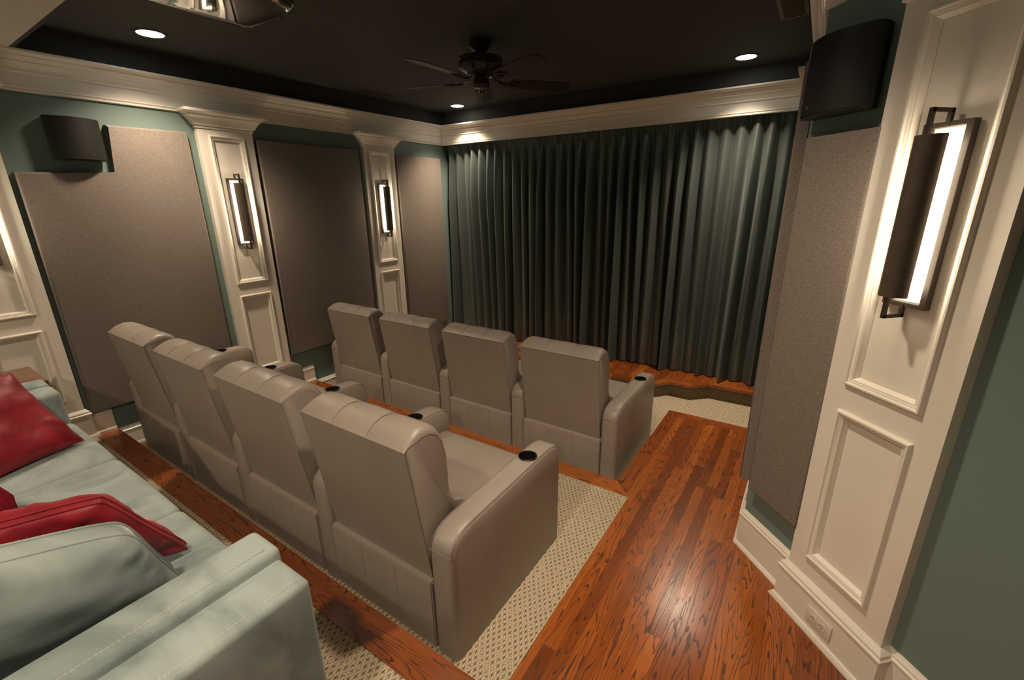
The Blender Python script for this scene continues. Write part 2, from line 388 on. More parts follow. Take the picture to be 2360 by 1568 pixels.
def board(name, poly, z, along='y', th=.022, jig=.0006):
    """poly = world outline; local Y runs along the grain"""
    cx = sum(p[0] for p in poly) / len(poly); cy = sum(p[1] for p in poly) / len(poly)
    bm = bmesh.new(); zz = z + random.uniform(-jig, jig) * .5
    if along == 'y': loc = [(x - cx, y - cy) for x, y in poly]
    else: loc = [((y - cy), -(x - cx)) for x, y in poly]
    A = [bm.verts.new((u, v, -th)) for u, v in loc]; B = [bm.verts.new((u, v, 0)) for u, v in loc]
    n = len(loc); bm.faces.new(A); top = bm.faces.new(B)
    for i in range(n): bm.faces.new((A[i], A[(i + 1) % n], B[(i + 1) % n], B[i]))
    bmesh.ops.bevel(bm, geom=list(top.edges), offset=.0003, segments=1, affect='EDGES', clamp_overlap=True)
    o = finish(bm, name, M['oak'], fl); o.location = (cx, cy, zz)
    if along == 'x': o.rotation_euler = (0, 0, PI / 2)
    return o
def clip(poly, a, b, c):
    """keep a*x + b*y <= c"""
    out = []
    for i in range(len(poly)):
        p, q_ = poly[i], poly[(i + 1) % len(poly)]; dp = a * p[0] + b * p[1] - c; dq = a * q_[0] + b * q_[1] - c
        if dp <= 0: out.append(p)
        if dp * dq < 0:
            t = dp / (dp - dq); out.append((p[0] + (q_[0] - p[0]) * t, p[1] + (q_[1] - p[1]) * t))
    return out
PW = .057
XE = 3.375
x = XE; k = 0
G = .0001
while x < XB - .03:
    x1 = min(x + PW, XB - .02)
    if x < XR - .011 and x1 > XR - .011: x1 = XR - .011
    ytop = -1.035 if x < XR - .02 else YC + .05
    xs0 = x
    y = ytop
    lowlim = -5.4
    first = True
    while y > lowlim:
        ln = random.uniform(.55, 1.35) if not first else random.uniform(.25, 1.2)
        first = False
        y2 = max(y - ln, lowlim)
        if y2 - lowlim < .25: y2 = lowlim
        xa = max(x, XE) + G
        if y <= -2.281 or y2 >= -2.281 or x > XA: pass
        poly = [(xa, y2 + G), (x1 - G, y2 + G), (x1 - G, y - G), (xa, y - G)]
        if x < XA and y2 < -2.281:      # first column gives way to the carpet
            poly = [(XA + G, y2 + G), (x1 - G, y2 + G), (x1 - G, y - G), (xa, y - G), (xa, max(y2, -2.262)), ] if y > -2.262 else [(XA + G, y2 + G), (x1 - G, y2 + G), (x1 - G, y - G), (XA + G, y - G)]
        if x > XR - .02: poly = clip(poly, 1, 1, CW / S2 - .012)
        if len(poly) >= 3:
            ar = 0
            for i in range(len(poly)): ar += poly[i][0] * poly[(i + 1) % len(poly)][1] - poly[(i + 1) % len(poly)][0] * poly[i][1]
            if abs(ar) > .004: board('plank', poly, L1)
        y = y2
    x = x1; k += 1
# nosings
board('nosing_board', [(.02, -2.281), (3.394, -2.281), (3.283, -2.158), (.02, -2.158)], L1 + .002, 'x', .026)
board('nosing_board', [(3.375, -2.262), (3.375, -1.036), (3.283, -.944), (3.283, -2.156)], L1 + .002, 'y', .026)
board('nosing_board', [(3.376, -1.034), (XR - .02, -1.034), (XR - .02, -.944), (3.285, -.944)], L1 + .002, 'x', .026)
board('nosing_board', [(.02, -3.886), (3.41, -3.886), (3.41, -3.757), (.02, -3.757)], L2 + .003, 'x', .028)

# crown moulding and skirting
CR = [(0, 2.405), (.010, 2.405), (.016, 2.409), (.016, 2.416), (.011, 2.421), (.014, 2.424), (.018, 2.430), (.014, 2.436), (.014, 2.440), (.017, 2.505), (.022, 2.508), (.026, 2.515), (.022, 2.521),
      (.024, 2.526), (.030, 2.540), (.040, 2.552), (.042, 2.556), (.047, 2.558), (.050, 2.563), (.047, 2.567), (.050, 2.570), (.058, 2.582), (.070, 2.590), (.072, 2.596), (.086, 2.600), (.092, 2.603), (.100, 2.606), (.104, 2.610), (.104, 2.622), (0, 2.622)]
cpath = [(0, YB), (0, 0), (XR, 0), (XR, YC), DIAG_END]
for i in range(4):
    bm = bmesh.new(); sweep_miter(bm, cpath, i, CR); struct(finish(bm, 'trim_%d' % (i + 1), M['trim'], None, .5))
BASE = [(0, 0), (.030, 0), (.030, .008), (.022, .020), (.018, .022), (.018, .128), (.022, .131), (.022, .137), (.016, .142), (.016, .150), (.009, .158), (.006, .164), (0, .164)]
BASER = [(d, z if z < .03 else z + .05) for d, z in BASE]
def baseboard(name, path, i, z, prof, ):
    bm = bmesh.new(); sweep_miter(bm, path, i, prof, z); return struct(finish(bm, name, M['trim'], None, .5))
baseboard('baseboard_left', [(0, -2.15), (0, .05)], 0, L0, BASE)
baseboard('baseboard_left', [(0, -3.757), (0, -2.15)], 0, L1, BASE)
baseboard('baseboard_left', [(0, YB), (0, -3.757)], 0, L2, BASE)
baseboard('baseboard_right', [(XR, -.95), (XR, YC), DIAG_END], 0, L1, BASER)
baseboard('baseboard_diagonal', [(XR, -.95), (XR, YC), DIAG_END], 1, L1, BASER)

# wall frames: u along the wall (to the left as seen from the room), n into the room
LEFT = lambda y, z=0, n=0: ((n, y, z), -PI / 2)
DIAG = lambda t, z=0, n=0: (((t + CW - n) * S2, (CW - n - t) * S2, z), 3 * PI / 4)
RIGHT = lambda y, z=0, n=0: ((XR - n, y, z), PI / 2)

# ------------------------------------------------------------------ pilasters
PF = .045
MOULD = [(-.002, PF - .002), (0, PF + .010), (.004, PF + .015), (.010, PF + .015), (.014, PF + .009), (.018, PF + .008), (.022, PF + .004), (.026, PF + .004), (.031, PF - .008), (.036, PF - .014)]
CAP = [(PF, 2.305), (PF + .008, 2.307), (PF + .010, 2.314), (PF + .006, 2.320), (PF + .010, 2.326), (PF + .022, 2.332), (PF + .024, 2.340), (PF + .030, 2.350), (PF + .040, 2.366), (PF + .056, 2.384), (PF + .062, 2.388), (PF + .064, 2.396), (PF + .084, 2.404), (PF + .092, 2.412), (PF + .094, 2.430), (0.0, 2.430)]
PBASE = [(0, 0), (PF + .037, 0), (PF + .037, .008), (PF + .028, .022), (PF + .022, .024), (PF + .022, .168), (PF + .027, .171), (PF + .028, .180), (PF + .021, .186), (PF + .021, .196), (PF + .012, .206), (PF + .004, .213), (0, .215)]
def pilaster(name, label, place, z0, low0, hw=.210):
    (loc, rz) = place
    t = thing(name, label, 'pilaster', (loc[0], loc[1], z0), rz)
    Z = lambda z: z - z0
    bm = bmesh.new()
    u0, u1, u2, u3 = -hw, -hw + .10, hw - .10, hw
    zs = [.0, Z(low0) + .02, Z(.985) - .02, Z(1.088) + .02, Z(2.262) - .02, Z(2.425)]
    box(bm, -hw, hw, .0005, PF - .015, 0, zs[-1])
    box(bm, u0, u1, PF - .016, PF, 0, zs[-1]); box(bm, u2, u3, PF - .016, PF, 0, zs[-1])
    for a, b in ((0, 1), (2, 3), (4, 5)): box(bm, u1, u2, PF - .016, PF, zs[a], zs[b])
    finish(bm, 'shaft', M['trim'], t)
    for a, b in ((Z(low0), Z(.985)), (Z(1.088), Z(2.262))):
        bm = bmesh.new(); frame_moulding(bm, -.134, .134, a, b, MOULD); finish(bm, 'panel_moulding', M['trim'], t, .6)
    path = [(-hw, -.02), (-hw, 0), (hw, 0), (hw, -.02)]
    # three sided mouldings: mitred round the shaft
    for nm, prof, dz in (('capital', CAP, -z0), ('base', PBASE, 0)):
        bm = bmesh.new(); rings = []
        for d, z in prof:
            e = max(d - PF, -.0)
            rings.append([bm.verts.new(p) for p in ((-hw - e, .0005, z + dz), (-hw - e, max(d, .0005), z + dz), (hw + e, max(d, .0005), z + dz), (hw + e, .0005, z + dz))])
        for a, b in zip(rings, rings[1:]):
            for i in range(3): bm.faces.new((a[i], a[i + 1], b[i + 1], b[i]))
        bm.faces.new(rings[-1]); bm.faces.new(rings[0])
        finish(bm, nm, M['trim'], t, .6)
    return t
PY = [-4.11, -2.607, -1.053]
pilaster('pilaster', 'cream panelled pilaster at the left edge of the photo, beside the sofa', LEFT(PY[0]), L2, .48)
pilaster('pilaster', 'cream pilaster with sconce on left wall between the large and the rectangular fabric panels', LEFT(PY[1]), L1, .285)
pilaster('pilaster', 'cream panelled pilaster on left wall nearest the curtain, behind the front row', LEFT(PY[2]), L0, .285)
pilaster('pilaster', 'wide cream panelled pilaster close up on the right with outlet in its base', DIAG(5.041), L1, .308)
pilaster('pilaster', 'cream pilaster far right whose capital shows beside the black wall speaker', RIGHT(PY[2] - .03), L1, .308)

# ------------------------------------------------------------------ sconces
def make_sconce(label, place, zc):
    (loc, rz) = place
    t = thing('sconce', label, 'wall lamp', (loc[0], loc[1], zc), rz, 'bronze wall sconces on the pilasters')
    fw, fh = .066, .268
    bm = bmesh.new(); n0, n1 = -.008, .014
    box(bm, -fw, -fw + .018, n0, n1, -fh, fh, .001); box(bm, fw - .018, fw, n0, n1, -fh, fh, .001)
    box(bm, -fw + .014, fw - .014, n0, n1, fh - .014, fh, .001); box(bm, -fw + .014, fw - .014, n0, n1, -fh, -fh + .014, .001)
    finish(bm, 'frame', M['bronze_frame'], t)
    bm = bmesh.new(); box(bm, -.0515, .0515, -.0152, -.010, -.255, .255, .002)
    finish(bm, 'back_plate', M['whitemetal'], t)
    # half round shade, open towards the wall
    bm = bmesh.new(); r, cn = .041, .055; outer = []; inner = []
    for i in range(19):
        a = PI * i / 18
        outer.append((r * math.cos(a), cn + r * math.sin(a))); inner.append(((r - .003) * math.cos(a), cn + (r - .003) * math.sin(a)))
    prism(bm, outer + inner[::-1], lambda u, v, d: (u, v, d), -.232, .232)
    finish(bm, 'shade', M['bronze'], t, .6)
    bm = bmesh.new(); cyl(bm, (0, .048, 0), .012, -.222, .222, 16); finish(bm, 'lamp_tube', M['tube'], t, .6)
    for s_ in (1, -1):
        bm = bmesh.new(); q_ = .011
        bar(bm, (0, .011, s_ * (fh - .012)), (0, .011, s_ * (fh + .034)), q_, q_); bar(bm, (0, .0055, s_ * (fh + .0285)), (0, .0835, s_ * (fh + .0285)), q_, q_)
        bar(bm, (0, .078, s_ * (fh + .034)), (0, .078, s_ * .228), q_, q_)
        finish(bm, 'bracket', M['bronze_frame'], t)
    return t
sc0 = make_sconce('bronze half-round sconce on pilaster between the large and the square fabric panels', LEFT(PY[1], 0, PF), 1.678)
(l_, r_) = LEFT(PY[2], 0, PF); dup(sc0, (l_[0], l_[1], 1.672), r_, 'bronze half-round sconce on the left-wall pilaster nearest the curtain')
(l_, r_) = LEFT(PY[0], 0, PF); dup(sc0, (l_[0], l_[1], 1.678), r_, 'bronze half-round sconce whose glow enters at the left edge above the sofa')
(l_, r_) = DIAG(5.045, 0, PF); dup(sc0, (l_[0], l_[1], 1.678), r_, 'large bronze half-round sconce close up on the right-hand pilaster')

# ------------------------------------------------------------------ acoustic panels
def acoustic(label, place, poly, th=.05):
    (loc, rz) = place
    bm = bmesh.new(); fs = prism(bm, poly, lambda u, v, d: (u, d, v), .004, th)
    front = [e for e in bm.edges if all(abs(v.co.y - th) < 1e-6 for v in e.verts)]
    bmesh.ops.bevel(bm, geom=front, offset=.014, segments=4, profile=.5, affect='EDGES')
    o = finish(bm, 'acoustic_panel', M['heather'], None, .9); o.location = loc; o.rotation_euler = (0, 0, rz)
    return tag(o, label, 'acoustic panel')
yc = -3.37
def UL(y): return -(y - yc)
acoustic('large L-shaped grey-brown fabric wall panel notched under the left speaker', LEFT(yc), [(UL(-2.885), .345), (UL(-3.868), .345), (UL(-3.868), 1.95), (UL(-3.372), 1.95), (UL(-3.372), 2.262), (UL(-2.885), 2.268)])
acoustic('rectangular grey-brown fabric wall panel between the two left-wall sconces', LEFT(-1.84), [(-.515, .335), (.525, .335), (.525, 2.262), (-.515, 2.262)])
acoustic('narrow grey-brown fabric wall panel on left wall next to the curtain', LEFT(-.45), [(-.36, .165), (.36, .165), (.36, 2.248), (-.36, 2.248)])
acoustic('tall narrow grey-brown fabric panel beside the large right pilaster under the speaker', DIAG(4.685), [(-.153, .375), (.153, .375), (.153, 1.965), (-.153, 1.965)])
acoustic('thin sliver of grey-brown fabric panel seen edge-on left of the right speaker', RIGHT(-1.88), [(-.425, .365), (.425, .365), (.425, 2.255), (-.425, 2.255)])

# ------------------------------------------------------------------ wall speakers
def make_speaker(label, place, zc, sgn):
    (loc, rz) = place
    t = thing('surround_speaker', label, 'speaker', (loc[0], loc[1], zc), rz, 'black surround speakers')
    hw, hh, ed, dp = .136, .127, .062, .116
    sag = dp - ed; Rr = (hw * hw + sag * sag) / (2 * sag); am = math.asin(hw / Rr)
    def arc_pt(k, r=0.0, lim=1.0):
        a = am * k * lim; return ((Rr + r) * math.sin(a), ed + sag - Rr + (Rr + r) * math.cos(a))
    arc = [arc_pt(1 - 2 * i / 24) for i in range(25)]
    bm = bmesh.new(); prism(bm, [(hw - .012, .004), (hw - .004, .03)] + arc + [(-hw + .004, .03), (-hw + .012, .004)], lambda u, v, d: (u, v, d), -hh, hh)
    es = [e for e in bm.edges if abs(abs(e.verts[0].co.z) - hh) < 1e-6 and abs(e.verts[0].co.z - e.verts[1].co.z) < 1e-6]
    bmesh.ops.bevel(bm, geom=es, offset=.004, segments=2, affect='EDGES', clamp_overlap=True)
    finish(bm, 'cabinet', M['black_plastic'], t, .5)
    g = [arc_pt(1 - 2 * i / 32, .003, .965) for i in range(33)] + [arc_pt(-1 + 2 * i / 32, -.002, .965) for i in range(33)]
    bm = bmesh.new(); prism(bm, g, lambda u, v, d: (u, v, d), -hh + .006, hh - .006)
    finish(bm, 'grille', M['grille'], t, .6)
    a = am * .42 * sgn; px, py = (Rr + .0032) * math.sin(a), ed + sag - Rr + (Rr + .0032) * math.cos(a)
    Nn = Vector((math.sin(a), math.cos(a), 0)); T = Vector((-math.cos(a), math.sin(a), 0)); o0 = Vector((px, py, -hh + .032)) + Nn * .0008
    def P2(a_, b_): return o0 + T * a_ + Vector((0, 0, b_))
    bm = bmesh.new()
    for s0, s1 in (((-.007, -.006), (-.001, .007)), ((-.001, .007), (.006, -.006)), ((-.005, -.001), (.003, -.001)), ((-.0075, .007), (-.001, .007))): bar(bm, P2(*s0), P2(*s1), .0017, .0012, Nn)
    finish(bm, 'badge', M['silver'], t)
    return t
make_speaker('black curved speaker on left wall above the notched fabric panel', LEFT(-3.545), 2.155, -1)
make_speaker('large black curved speaker high on the right beside the cream pilaster', DIAG(4.643), 2.155, 1)

# ------------------------------------------------------------------ outlet in the right pilaster base
(l_, r_) = DIAG(5.040, .093, PF + .0225)
ou = thing('outlet_plate', 'cream duplex electrical outlet in the base of the right pilaster', 'outlet', l_, r_)
bm = bmesh.new(); box(bm, -.058, .058, 0, .006, -.037, .037, .003, 2); finish(bm, 'plate', M['plate'], ou, .6)
for sx in (-.0205, .0205):
    bm = bmesh.new(); cyl(bm, (sx, .006, 0), .0165, 0, .0022, 24, .0155, 'y'); rc = finish(bm, 'receptacle', M['plate'], ou, .6)
    bm = bmesh.new()
    for dz in (-.0062, .0062): box(bm, sx - .0055, sx + .0045, .008, .0087, dz - .0011, dz + .0011)
    cyl(bm, (sx + .010, .008, 0), .0022, 0, .0007, 10, None, 'y'); finish(bm, 'slot', M['slot'], rc)
bm = bmesh.new(); cyl(bm, (0, .006, 0), .003, 0, .001, 12, None, 'y'); finish(bm, 'screw', M['plate'], ou)

# ================================================================== STAGE and CURTAIN
half = [(3.827, -.101), (3.454, -.107), (3.309, -.248), (3.103, -.244), (3.000, -.361), (2.746, -.393), (2.55, -.431), (1.93, -.475)]
full = [(XR - .01, -.101)] + half + [(2 * 1.93 - x_, y_) for x_, y_ in half[::-1][1:]] + [(.03, -.101)]
st = thing('stage', 'low oak-topped stage with scalloped carpeted front edge under the curtain', 'stage', (1.93, 0, L0))
ZS = .150
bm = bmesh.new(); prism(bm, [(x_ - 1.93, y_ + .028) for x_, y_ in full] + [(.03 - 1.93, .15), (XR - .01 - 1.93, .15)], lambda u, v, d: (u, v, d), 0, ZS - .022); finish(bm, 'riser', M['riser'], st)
def stage_board(name, poly, along_ang, th=.022, dz=0):
    cx = sum(p[0] for p in poly) / len(poly); cy = sum(p[1] for p in poly) / len(poly)
    ca, sa = math.cos(-along_ang), math.sin(-along_ang); bm = bmesh.new()
    loc = [((x_ - cx) * ca - (y_ - cy) * sa, (x_ - cx) * sa + (y_ - cy) * ca) for x_, y_ in poly]
    prism(bm, loc, lambda u, v, d: (u, v, d), -th, 0)
    o = finish(bm, name, M['oak'], st); o.location = (cx - 1.93, cy, ZS + dz); o.rotation_euler = (0, 0, along_ang)
def offs(path, d):
    out = []
    for i, p in enumerate(path):
        def n_(a, b): t = (Vector(b) - Vector(a)).normalized(); return Vector((t.y, -t.x))
        if i == 0: m = n_(path[0], path[1])
        elif i == len(path) - 1: m = n_(path[-2], path[-1])
        else:
            a, b = n_(path[i - 1], path[i]), n_(path[i], path[i + 1]); m = (a + b) / (1 + a.dot(b))
        q_ = Vector(p) + m * d; out.append((q_.x, q_.y))
    return out
inner = offs(full, .085)
if inner[5][1] < full[5][1]: inner = offs(full, -.085)
for i in range(len(full) - 1):
    a, b = Vector(full[i]), Vector(full[i + 1]); d = b - a
    stage_board('nosing_board', [full[i], full[i + 1], inner[i + 1], inner[i]], math.atan2(d.y, d.x) - PI / 2, .026, .002)
# stage boards run towards the curtain, butted between nosing and back wall
xx = .04
def yin(x_):
    for (xa, ya), (xb, yb) in zip(inner, inner[1:]):
        if min(xa, xb) <= x_ <= max(xa, xb) and abs(xa - xb) > 1e-6: return ya + (yb - ya) * (x_ - xa) / (xb - xa)
    return -.02
while xx < XR - .03:
    x1 = min(xx + .083, XR - .015)
    stage_board('plank', [(xx + .0008, yin(xx) + .001), (x1 - .0008, yin(x1) + .001), (x1 - .0008, .15), (xx + .0008, .15)], 0)
    xx = x1

# curtain: pinch pleats spreading into irregular folds
cu = thing('stage_curtain', 'dark slate-green pleated satin curtain hanging across the whole screen wall', 'curtain', (1.98, .055, -.02))
NP = 33; X0, X1 = .025, 3.955
rr = random.Random(11)
pc = [X0 + (X1 - X0) * (i + .5 + rr.uniform(-.12, .12)) / NP for i in range(NP)]
amp = [rr.uniform(.7, 1.25) for _ in range(NP)]; shf = [rr.uniform(-.022, .022) for _ in range(NP)]; wid = [rr.uniform(.8, 1.3) for _ in range(NP)]; sub = [rr.uniform(-1, 1) for _ in range(NP)]; big = [1 if rr.random() < .55 else 0 for _ in range(NP)]
bm = bmesh.new(); NX, NZ = 33 * 28, 46; ZT, ZB = 2.428, 0.0
CS = []
for j in range(NZ + 1):
    f_ = j / NZ; cc = [X0 - .03] + [pc[k] + shf[k] * 1.7 * f_ for k in range(NP)] + [X1 + .03]; CS.append(cc)
zs = [(ZT * (1 - (j / NZ))) for j in range(NZ + 1)]
grid = []
pit = (X1 - X0) / NP
for j in range(NZ + 1):
    z = zs[j]; f = 1 - z / ZT                                      # 0 at the top, 1 at the hem
    rowv = []; kk = 0
    pin = max(0, 1 - f / .045)
    for i in range(NX + 1):
        x_ = X0 + (X1 - X0) * i / NX
        yv = 0; dxv = 0
        ff = min(1, f * 4)
        cs = CS[j]
        while kk < len(cs) - 2 and cs[kk + 1] < x_: kk += 1
        s_ = (x_ - cs[kk]) / (cs[kk + 1] - cs[kk]); s_ = min(1, max(0, s_))
        def D_(k):
            k = min(NP - 1, max(0, k)); return amp[k] * (.045 + .085 * ff + .012 * f) * (1 - .72 * (1 - big[k]) * max(0, f - .12))
        d_ = D_(kk - 1) * (1 - s_) + D_(kk) * s_
        hgt = (.5 + .5 * math.cos(2 * PI * s_)) ** .62
        yv = .048 + .045 * ff - d_ * hgt
        yv += .012 * f * noise.noise((x_ * 2.1, z * .7, 3.3)) + .006 * noise.noise((x_ * 9, z * 1.3, 8.1)) * min(1, f * 3)
        if pin > 0: yv *= (1 - .35 * pin)
        xo = x_ + .006 * noise.noise((x_ * 5, z * 1.1, 1.7)) * f
        rowv.append(bm.verts.new((xo - 1.98, max(-.10, min(.092, yv)), z + (.004 * noise.noise((x_ * 8, 0, 5)) if j == NZ else 0))))
    grid.append(rowv)
for a, b in zip(grid, grid[1:]):
    for i in range(NX): bm.faces.new((a[i], a[i + 1], b[i + 1], b[i]))
dr = finish(bm, 'drape', M['satin'], cu, 3.2)
# stitched hem line: a slightly proud band near the foot
bm = bmesh.new(); prev = None
jh = [j for j in range(NZ + 1) if zs[j] <= .115]
vs0 = [[(v.co.x, v.co.y - .0022, v.co.z) for v in dr.data.vertices[j * (NX + 1):(j + 1) * (NX + 1)]] for j in jh]
rows = [[bm.verts.new((p[0], p[1], p[2] + (.002 if r0 == len(vs0) - 1 else 0))) for p in row_] for r0, row_ in enumerate(vs0)]
for a, b in zip(rows, rows[1:]):
    for i in range(NX): bm.faces.new((a[i], a[i + 1], b[i + 1], b[i]))
finish(bm, 'hem', M['satin'], cu, 3.2)
bm = bmesh.new(); cyl(bm, (-1.955, .03, 2.436), .008, 0, 3.93, 12, None, 'x'); finish(bm, 'track', M['black_plastic'], cu, .6)

# ================================================================== RECLINERS
def cut_cup(o, cx, cy, r):
    bm = bmesh.new(); cyl(bm, (cx, cy, .50), r, 0, .2, 28); c_ = finish(bm, 'cutter', None, o.parent)
    md = o.modifiers.new('b', 'BOOLEAN'); md.operation = 'DIFFERENCE'; md.object = c_; md.solver = 'EXACT'
    dg = bpy.context.evaluated_depsgraph_get(); dg.update()
    me = bpy.data.meshes.new_from_object(o.evaluated_get(dg)); o.modifiers.clear(); o.data = me
    bpy.data.objects.remove(c_)
def arm_mesh(parent, cx):
    top = [(0, .0), (0, .50), (.006, .528), (.020, .551), (.045, .570), (.085, .583), (.14, .589), (.30, .590), (.50, .592), (.68, .595), (.75, .592), (.795, .582), (.825, .562), (.842, .530), (.846, .49), (.842, 0)]
    bm = bmesh.new(); hw = .0585
    rings = []
    ins = [(0, .020), (.006, .010), (.013, .004), (.022, 0)]
    for s_, seq in ((-1, ins), (1, ins[::-1])):
        for e, dd in seq:
            ring = []
            for (y_, z_) in top:
                yy = y_ + (dd if y_ < .3 and z_ < .56 else 0) * (1 if y_ < .1 else 0) - (dd if y_ > .79 else 0)
                zz = z_ - (dd if z_ > .45 else 0)
                ring.append(bm.verts.new((cx + s_ * (hw - e), yy, zz)))
            rings.append(ring)
    for a, b in zip(rings, rings[1:]):
        for i in range(len(top)): bm.faces.new((a[i], a[(i + 1) % len(top)], b[(i + 1) % len(top)], b[i]))
    bm.faces.new(rings[0]); bm.faces.new(rings[-1])
    o = finish(bm, 'armrest', M['leather'], parent, .9)
    cut_cup(o, cx, .618, .041)
    for p in o.data.polygons: p.use_smooth = True
    o.data.set_sharp_from_angle(angle=.9)
    bm = bmesh.new()
    tube(bm, [(cx + .0425 * math.cos(2 * PI * i / 32), .618 + .0425 * math.sin(2 * PI * i / 32), .5955) for i in range(32)], .0035, 8, True)
    lathe(bm, (cx, .618, 0), [(.041, .597), (.0395, .58), (.038, .51), (.001, .509)], 28)
    finish(bm, 'cup_holder', M['black_plastic'], o, .8)
    bm = bmesh.new()
    for s_ in (-1, 1): tube(bm, [(cx + s_ * (hw - .008), y_ + (.006 if y_ < .05 else 0), z_ - .0045 if z_ > .53 else z_) for (y_, z_) in top[1:14]], .0009, 6)
    tube(bm, [(cx - hw + .004, .004, .505), (cx - hw + .02, -.0008, .507), (cx + hw - .02, -.0008, .507), (cx + hw - .004, .004, .505)], .0010, 6)
    finish(bm, 'stitching', M['seam'], o)
    bm = bmesh.new(); tube(bm, [(cx + hw + .0001, .29, .012), (cx + hw + .0001, .29, .566)], .0008, 6); finish(bm, 'seam', M['seam'], o)
    return o
BP = [(-.060, .935, 0), (-.043, .955, .3), (-.012, .974, .8), (.026, .985, 1), (.070, .981, 1), (.106, .960, 1), (.136, .915, 1), (.155, .84, 1), (.163, .76, 1), (.164, .69, 1), (.170, .64, 1), (.200, .592, 1), (.250, .562, 1), (.285, .535, 1), (.290, .49, 1), (.24, .40, .5), (.06, .335, 0), (.024, .335, 0)]
def make_recliner(label, loc, left_arm):
    t = thing('recliner', label, 'recliner', loc, 0)
    HW = .300
    bm = bmesh.new()
    # backrest: profile swept across with rounded, softly padded sides
    xs = [-1, -.992, -.97, -.93, -.88, -.75, -.55, -.36, -.335, -.31, -.15, 0, .15, .31, .335, .36, .55, .75, .88, .93, .97, .992, 1]
    def shrink(u):
        a = max(0, (abs(u) - .88) / .12); return .030 * (1 - math.sqrt(max(0, 1 - a * a)))
    cen = Vector((.03, .66))
    rings = []
    for u in xs:
        s_ = shrink(u); ring = []
        groove = .0035 if abs(abs(u) - .335) < .001 else 0
        padv = .004 * max(0, math.cos((abs(u) % .67 if abs(u) > .335 else abs(u)) / .335 * PI / 2)) if abs(u) <= .335 else .004 * math.sin((abs(u) - .335) / .665 * PI)
        for (y_, z_, wgt) in BP:
            d = (Vector((y_, z_)) - cen); d.normalize()
            k_ = (-s_ * 1.0 - groove + padv * .8) * wgt
            ring.append(bm.verts.new((u * HW, y_ + d.x * k_, z_ + d.y * k_)))
        rings.append(ring)
    n = len(BP)
    for a, b in zip(rings, rings[1:]):
        for i in range(n): bm.faces.new((a[i], a[(i + 1) % n], b[(i + 1) % n], b[i]))
    bm.faces.new(rings[0]); bm.faces.new(rings[-1])
    bk = finish(bm, 'backrest', M['leather'], t, .75)
    def surf(u, idx):
        y_, z_, wgt = BP[idx]; d = (Vector((y_, z_)) - cen).normalized(); return (u * HW, y_ + d.x * .0004, z_ + d.y * .0004)
    bm = bmesh.new()
    e = .0012
    tube(bm, [(-HW + .0, .024, .337), (-HW, -.060, .935)], .0016, 6); tube(bm, [(HW, .024, .337), (HW, -.060, .935)], .0016, 6)
    tube(bm, [(-HW, -.060, .935), (HW, -.060, .935)], .0018, 6)
    for s_ in (-1, 1):
        tube(bm, [surf(s_ * .335, i) for i in range(0, 9)], .0011, 6)
        tube(bm, [(s_ * HW * (.999 - (.0 if i < 1 else .001)), BP[i][0] - (.03 * BP[i][2]) * (Vector(BP[i][:2]) - cen).normalized().x, BP[i][1] - .03 * BP[i][2] * (Vector(BP[i][:2]) - cen).normalized().y) for i in range(0, 8)], .0014, 6)
    finish(bm, 'stitching', M['seam'], bk)
    # lower rear panel in three stitched sections
    bm = bmesh.new(); prism(bm, [(.002, .004), (.000, .318), (.006, .331), (.018, .336), (.05, .334), (.05, .004)], lambda u, v, d: (d, u, v), -.3115, .3115)
    es = [ed for ed in bm.edges if abs(abs(ed.verts[0].co.x) - .3115) < 1e-5 and abs(ed.verts[0].co.x - ed.verts[1].co.x) < 1e-5]
    bmesh.ops.bevel(bm, geom=es, offset=.005, segments=2, affect='EDGES')
    rp = finish(bm, 'rear_panel', M['leather'], t, .7)
    for x_ in (-.104, .104):
        bm = bmesh.new(); tube(bm, [(x_, .0018, .01), (x_, -.0002, .318), (x_, .0058, .331), (x_, .018, .336)], .0010, 6)
        finish(bm, 'seam', M['seam'], rp)
    bm = bmesh.new(); puff(bm, 0, .515, .385, .309, .275, .085, .035, (0, .0, .02), 6); finish(bm, 'seat', M['leather'], t, 3.2)
    bm = bmesh.new(); puff(bm, 0, .812, .215, .305, .03, .17, .02, (0, .012, 0), 5); finish(bm, 'footrest', M['leather'], t, 3.2)
    bm = bmesh.new(); box(bm, -.30, .30, .051, .78, .02, .30); finish(bm, 'base', M['black_plastic'], t)
    arm_mesh(t, .371)
    if left_arm: arm_mesh(t, -.371)
    return t
PCH = .742; XC0 = .239 + .294 + .004
where = ['leftmost', 'second from the left', 'third from the left', 'rightmost']
r_left = make_recliner('taupe leather recliner, leftmost in the back row, against the large fabric panel', (XC0, -3.646, L1), True)
r_mid = make_recliner('taupe leather recliner, second from left in the back row', (XC0 + PCH, -3.646, L1), False)
dup(r_mid, (XC0 + 2 * PCH, -3.646, L1), 0, 'taupe leather recliner, third from left in the back row')
dup(r_mid, (XC0 + 3 * PCH, -3.646, L1), 0, 'taupe leather recliner, nearest one, right end of the back row, seat in view')
YF = -2.059 + .06
dup(r_left, (XC0 + .008, YF, L0), 0, 'taupe leather recliner at the left end of the front row, by the wall')
dup(r_mid, (XC0 + .008 + PCH, YF, L0), 0, 'taupe leather recliner, second from left in the front row')
dup(r_mid, (XC0 + .008 + 2 * PCH, YF, L0), 0, 'taupe leather recliner, third from left in the front row')
dup(r_mid, (XC0 + .008 + 3 * PCH, YF, L0), 0, 'taupe leather recliner at the right end of the front row, beside the aisle')

